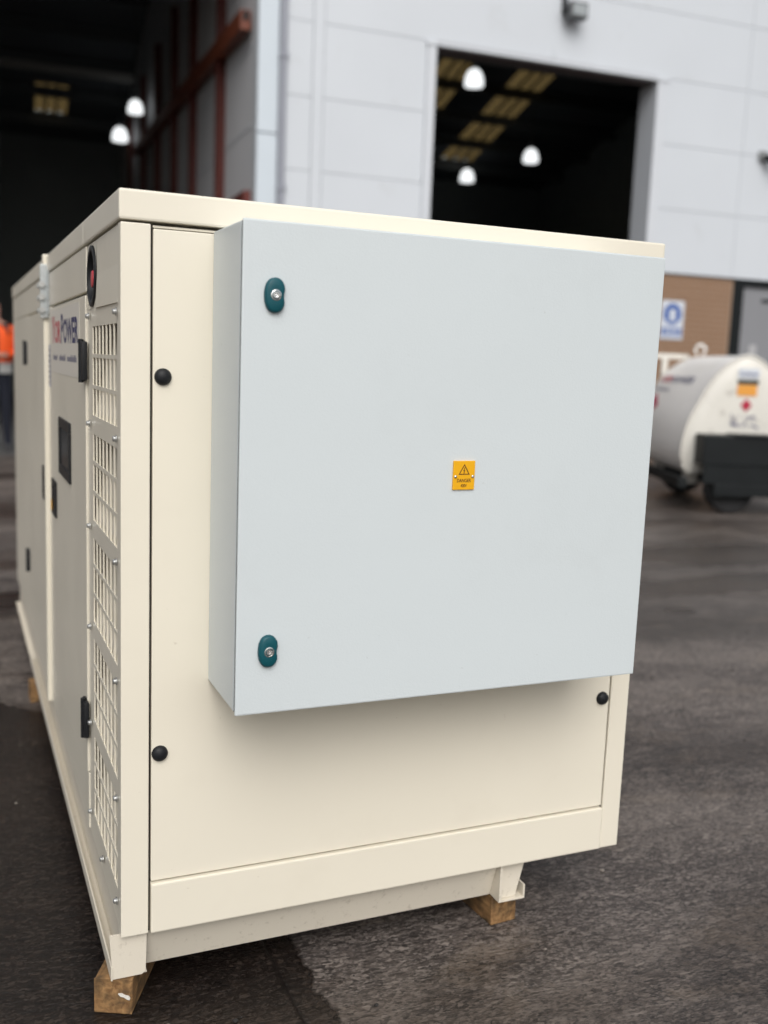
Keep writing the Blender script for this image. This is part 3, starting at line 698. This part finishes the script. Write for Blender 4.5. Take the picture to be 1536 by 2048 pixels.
# ------------------------------------------------------------------ loose grit on the yard
bm = bmesh.new()
for k in range(420):
    x = rng.uniform(-0.9, 3.4); y = rng.uniform(-0.75, 2.6); r_ = rng.choice((0.0012, 0.0016, 0.002, 0.0028, 0.0045)) * rng.uniform(0.8, 1.2)
    if -0.03 < x < 1.12 and y > -0.02: continue
    v0 = len(bm.verts)
    gm = bmesh.ops.create_icosphere(bm, subdivisions=1, radius=r_)
    for v in gm['verts']:
        v.co = Vector((v.co.x * rng.uniform(.8, 1.6), v.co.y * rng.uniform(.7, 1.2), v.co.z * 0.6)) * rng.uniform(.9, 1.1) + Vector((x, y, r_ * 0.5))
    mi_ = 0 if rng.random() < 0.6 else 1
    for f in {f for v in gm['verts'] for f in v.link_faces}: f.material_index = mi_
gr = obj('grit', bm, [mat('grit_dark', (0.02, 0.018, 0.017), 0.8), mat('grit_pale', (0.26, 0.23, 0.20), 0.8)])
gr['kind'] = 'stuff'; gr['label'] = 'small dark and pale grit scattered over the yard surface'; gr['category'] = 'grit'

# ------------------------------------------------------------------ fuel bowser trailer
ya = R(23.61); hv = Vector((math.sin(ya), math.cos(ya), 0)); rv = Vector((math.cos(ya), -math.sin(ya), 0))
bo = Vector((CAM.x, CAM.y, 0)) + hv * 9.1 + rv * 3.235
FB = empty('fuel_bowser', bo, -ya)
tag(FB, 'white fuel tank trailer with black tool box parked by the warehouse', 'trailer')
def prof(pts):
    left = [(-a, z) for a, z in pts]; r_ = [(a, z) for a, z in pts[::-1] if a > 1e-6]
    return left + r_
near = prof([(0.46, 0.33), (0.51, 0.38), (0.54, 0.50), (0.535, 0.60), (0.515, 0.72), (0.485, 0.82), (0.452, 0.895), (0.41, 0.98), (0.37, 1.065), (0.322, 1.150), (0.27, 1.222), (0.198, 1.30), (0.14, 1.348), (0.065, 1.393), (0.0, 1.406)])
full = prof([(0.48, 0.33), (0.54, 0.38), (0.58, 0.50), (0.585, 0.60), (0.575, 0.72), (0.555, 0.82), (0.53, 0.895), (0.495, 0.98), (0.455, 1.065), (0.405, 1.145), (0.35, 1.22), (0.26, 1.30), (0.19, 1.345), (0.10, 1.39), (0.0, 1.41)])
bm = bmesh.new()
def lerp(p0, p1, t): return [(a[0] * (1 - t) + b[0] * t, a[1] * (1 - t) + b[1] * t) for a, b in zip(p0, p1)]
secs = [[(x, y, z) for x, z in lerp(near, full, t)] for y, t in ((0.0, 0), (0.012, 0.0), (0.25, 0.35), (0.55, 0.75), (0.85, 1.0), (1.47, 1.0))]
loft(bm, secs); tk = obj('tank', bm, TANKW, FB, 40)
bm = bmesh.new(); loft(bm, [[(x, y, z) for x, z in [(a * s_, 0.86 + (b - 0.86) * s_) for a, b in near]] for y, s_ in ((-0.004, 0.985), (-0.030, 0.90), (-0.040, 0.70))]); obj('tank_end', bm, TANKE, FB, 50)
bm = bmesh.new()
for k in range(len(near) - 1):
    a, b = near[k], near[k + 1]; cyl(bm, (a[0], -0.006, a[1]), (b[0], -0.006, b[1]), 0.014, seg=8)
obj('end_rim', bm, TANKE, FB, 50)
def quad(name, m, x0, x1, z0, z1, y=-0.043): 
    return part(name, m, FB, (x0, x1, y - 0.003, y, z0, z1))
s1 = quad('sticker', SIGNW, -0.095, 0.095, 1.205, 1.292)
bm = bmesh.new(); add_text(bm, 'YorPower', 0.042, lambda u, v: (u, -0.0475, v), 0.0, 1.228, xs=0.95, bold=0.0012, align='CENTER'); flat_obj('lettering', bm, LNAVY, s1)
quad('sticker', GREENDK, -0.095, 0.095, 1.152, 1.192)
quad('sticker', ORANGE, -0.093, 0.085, 1.048, 1.148)
bm = bmesh.new(); prism(bm, [(0.0, 0.905), (0.052, 0.965), (0.0, 1.025), (-0.052, 0.965)], lambda u, v, t: (u, t, v), -0.046, -0.043); obj('diamond_sign', bm, DRED, FB)
bm = bmesh.new()
for k in range(22):
    x = rng.uniform(-0.13, 0.09); z = rng.uniform(0.76, 0.86); a = rng.uniform(0, 3.14); ln = rng.uniform(.015, .05)
    c, s_ = math.cos(a) * ln, math.sin(a) * ln
    bm.faces.new([bm.verts.new((x + u, -0.0475, z + v)) for u, v in ((-c, -s_), (c, s_), (c + .004, s_ + .008), (-c + .004, -s_ + .008))])
flat_obj('scuff_marks', bm, LGREY, FB)
# print on the flank: follow the tank skin
def skin(y, z):
    t = 0 if y < 0.012 else (0.35 * (y - 0.012) / 0.238 if y < 0.25 else (0.35 + 0.4 * (y - 0.25) / 0.3 if y < 0.55 else min(1, 0.75 + 0.25 * (y - 0.55) / 0.3)))
    pf = lerp(near, full, t)[:15]
    for a, b in zip(pf, pf[1:]):
        if a[1] <= z <= b[1]:
            k = (z - a[1]) / (b[1] - a[1]); return a[0] * (1 - k) + b[0] * k
    return -0.4
bm = bmesh.new()
def tf(u, v): yy = 1.36 - u; return (skin(yy, v) - 0.006, yy, v)
x = add_text(bm, 'YOR', 0.092, tf, 0.0, 1.135, xs=1.9, bold=0.001, mi=0); add_text(bm, 'POWER', 0.092, tf, x + 0.01, 1.135, xs=1.9, bold=0.001, mi=1)
for k in range(14):
    u = 0.05 + 0.034 * k
    fc = bm.faces.new([bm.verts.new(tf(*q)) for q in ((u, 1.055), (u + .026, 1.055), (u + .026, 1.075), (u, 1.075))]); fc.material_index = 2
flat_obj('flank_lettering', bm, [LRED, LNAVY, LGREY], tk)
bm = bmesh.new(); bm.faces.new([bm.verts.new(tf(*q)) for q in ((-0.02, 0.91), (0.19, 0.80), (0.40, 0.91), (0.19, 1.02))]); flat_obj('diamond_sign', bm, MAGENTA, FB)
# tool box, chassis, wheels, frame on top
part('tool_box', BLKPAINT, FB, (-0.437, 0.72, -0.31, -0.05, 0.43, 0.700), bev=0.012)
part('tool_box_lid', BLKPAINT, FB, (-0.16, 0.75, -0.335, -0.05, 0.7005, 0.712), bev=0.004)
part('skirt', BLKPAINT, FB, (-0.425, 0.72, -0.325, -0.30, 0.27, 0.43))
part('side_beam', BLKPAINT, FB, (-0.33, 0.95, -0.36, -0.285, 0.165, 0.270), bev=0.006)
part('side_beam', BLKPAINT, FB, (-0.60, -0.52, -0.2, 1.45, 0.21, 0.30), (-0.52, 0.6, 0.55, 0.63, 0.21, 0.30), bev=0.006)
for a, b in ((-0.44, 0.16), (-0.44, 1.2), (0.32, 0.16), (0.32, 1.2)): part('tank_foot', TANKE, FB, (a, a + 0.12, b, b + 0.08, 0.215, 0.36), bev=0.006)
for yw in (-0.19, 1.25):
    bm = bmesh.new(); lathe(bm, [(0.12, -0.07), (0.19, -0.085), (0.208, -0.07), (0.213, -0.04), (0.213, 0.04), (0.208, 0.07), (0.19, 0.085), (0.12, 0.07)], (-0.145, yw, 0.213), (0, -1, 0), 32)
    w = obj('wheel', bm, TYRE, FB, 40)
    bm = bmesh.new(); lathe(bm, [(0.118, 0.05), (0.118, 0.072), (0.10, 0.06), (0.05, 0.05), (0.045, 0.085), (0.002, 0.088)], (-0.145, yw, 0.213), (0, -1, 0), 24); obj('rim', bm, STEELDK, w, 40)
part('axle', STEELDK, FB, (-0.175, -0.115, -0.12, 1.18, 0.185, 0.245))
part('guard_frame', TANKE, FB, (-0.75, -0.09, 1.50, 1.55, 1.375, 1.425), (-0.68, -0.62, 1.50, 1.55, 0.3, 1.375), (-0.37, -0.31, 1.50, 1.55, 0.3, 1.375), bev=0.006)
bm = bmesh.new()
N = 18
lp = [(-0.01, 1.40, 1.43)]
for k in range(N + 1): lp.append((-0.012 + 0.052 * math.cos(R(-60 + 300 * k / N)), 1.40, 1.475 + 0.052 * math.sin(R(-60 + 300 * k / N))))
rings(bm, lp[1:], [0.014] * (N + 1), 8); obj('lifting_eye', bm, TANKW, FB, 60)

# ------------------------------------------------------------------ person in the left doorway
PS = Vector((CAM.x, CAM.y, 0)) + hv * 11.7 + rv * (-4.60)
me = bpy.data.meshes.new('person')
V = [(0, 0, 0.96, .155, .115), (0, 0, 1.12, .150, .11), (0, 0, 1.30, .165, .12), (0, 0, 1.43, .13, .10), (0, -.01, 1.53, .058, .058), (0, -.025, 1.60, .072, .085), (0, -.025, 1.69, .076, .092), (0, -.015, 1.765, .05, .065)]
Ed = [(i, i + 1) for i in range(7)]
def add(v, frm):
    V.append(v); Ed.append((frm, len(V) - 1)); return len(V) - 1
for sx in (-1, 1):
    a = add((sx * .10, 0, 0.88, .092, .092), 0); a = add((sx * .115, -.01, 0.50, .062, .065), a); a = add((sx * .125, .01, 0.12, .043, .046), a)
    a = add((sx * .13, -.03, 0.05, .045, .045), a); add((sx * .145, -.16, 0.04, .042, .035), a)
    s = add((sx * .175, 0, 1.42, .068, .07), 3); e = add((sx * .245, .03, 1.16, .048, .05), s); w = add((sx * .12, -.23, 1.13, .032, .034), e)
    hnd = add((sx * .065, -.285, 1.135, .036, .022), w)
    for k, (dx_, dz_) in enumerate(((-.02, .02), (-.026, .006), (-.026, -.01), (-.02, -.024))):
        f1 = add((sx * (.045 + dx_ * .5), -.325, 1.135 + dz_, .0095, .0095), hnd); add((sx * (.02 + dx_ * .4), -.345, 1.13 + dz_, .008, .008), f1)
    tq = add((sx * .06, -.300, 1.172, .010, .010), hnd); add((sx * .04, -.325, 1.19, .009, .009), tq)
me.from_pydata([v[:3] for v in V], Ed, [])
ob = bpy.data.objects.new('person', me); COL.objects.link(ob)
sk = ob.modifiers.new('skin', 'SKIN'); sk.use_smooth_shade = True
for i, v in enumerate(V): me.skin_vertices[0].data[i].radius = v[3:5]
me.skin_vertices[0].data[0].use_root = True
ob.modifiers.new('sub', 'SUBSURF').levels = 2
dg = bpy.context.evaluated_depsgraph_get(); dg.update()
m2 = bpy.data.meshes.new_from_object(ob.evaluated_get(dg)); ob.modifiers.clear(); ob.data = m2
m2.materials.clear()
for x in (DARKCL, JEANS, SKIN, HIVIS, HAIR, BOOT): m2.materials.append(x)
for f in m2.polygons:
    c = f.center; k = 0
    if c.z < 0.10: k = 5
    elif c.z < 0.94 and abs(c.x) < 0.22 and c.y > -0.12: k = 1
    elif c.z > 1.50: k = 4 if (c.z > 1.715 or (c.y > 0.02 and c.z > 1.60)) else 2
    elif c.y < -0.21: k = 2
    elif abs(c.x) > 0.17 and c.z > 1.08: k = 3
    f.material_index = k; f.use_smooth = True
ob.location = PS; ob.rotation_euler = (0, 0, R(-10))
tag(ob, 'person in an orange high visibility vest standing in the dark doorway', 'person')
bm = bmesh.new()
secs = []
for z, a, b in ((0.93, .192, .150), (1.05, .190, .148), (1.2, .198, .152), (1.33, .205, .152), (1.42, .185, .135), (1.475, .12, .105)):
    secs.append([(a * math.sin(R(t)), -b * math.cos(R(t)), z) for t in range(18, 343, 9)])
vv = [[bm.verts.new(q) for q in s] for s in secs]
for a, b in zip(vv, vv[1:]):
    for k in range(len(a) - 1): bm.faces.new((a[k], a[k + 1], b[k + 1], b[k]))
for f in bm.faces:
    zc_ = f.calc_center_median().z; f.material_index = 1 if 0.92 < zc_ < 1.0 else 0
obj('vest', bm, [HIVIS, REFLECT], ob, 60)
for x0, z0 in ((-.031, 1.66), (.031, 1.66)):
    bm = bmesh.new(); bmesh.ops.create_uvsphere(bm, u_segments=10, v_segments=8, radius=0.012)
    e = obj('eye', bm, HAIR, ob, 60); e.location = (x0, -0.108, z0)
bm = bmesh.new(); rings(bm, [(0, -.105, 1.66), (0, -.125, 1.635), (0, -.118, 1.622)], [0.008, 0.015, 0.012], 8); obj('nose', bm, SKIN, ob, 60)
bm = bmesh.new(); box(bm, -.024, .024, -.108, -.098, 1.588, 1.596); obj('mouth', bm, RED, ob)
tool = part('hand_tool', mat('grey_tool', (0.20, 0.20, 0.20), 0.5), None, (-0.035, 0.035, -0.012, 0.012, -0.05, 0.05), bev=0.006)
tool.location = PS + Matrix.Rotation(R(-10), 3, 'Z') @ Vector((0.0, -0.335, 1.15))
tag(tool, 'small grey tool held in the hands of the person in the orange vest', 'tool')
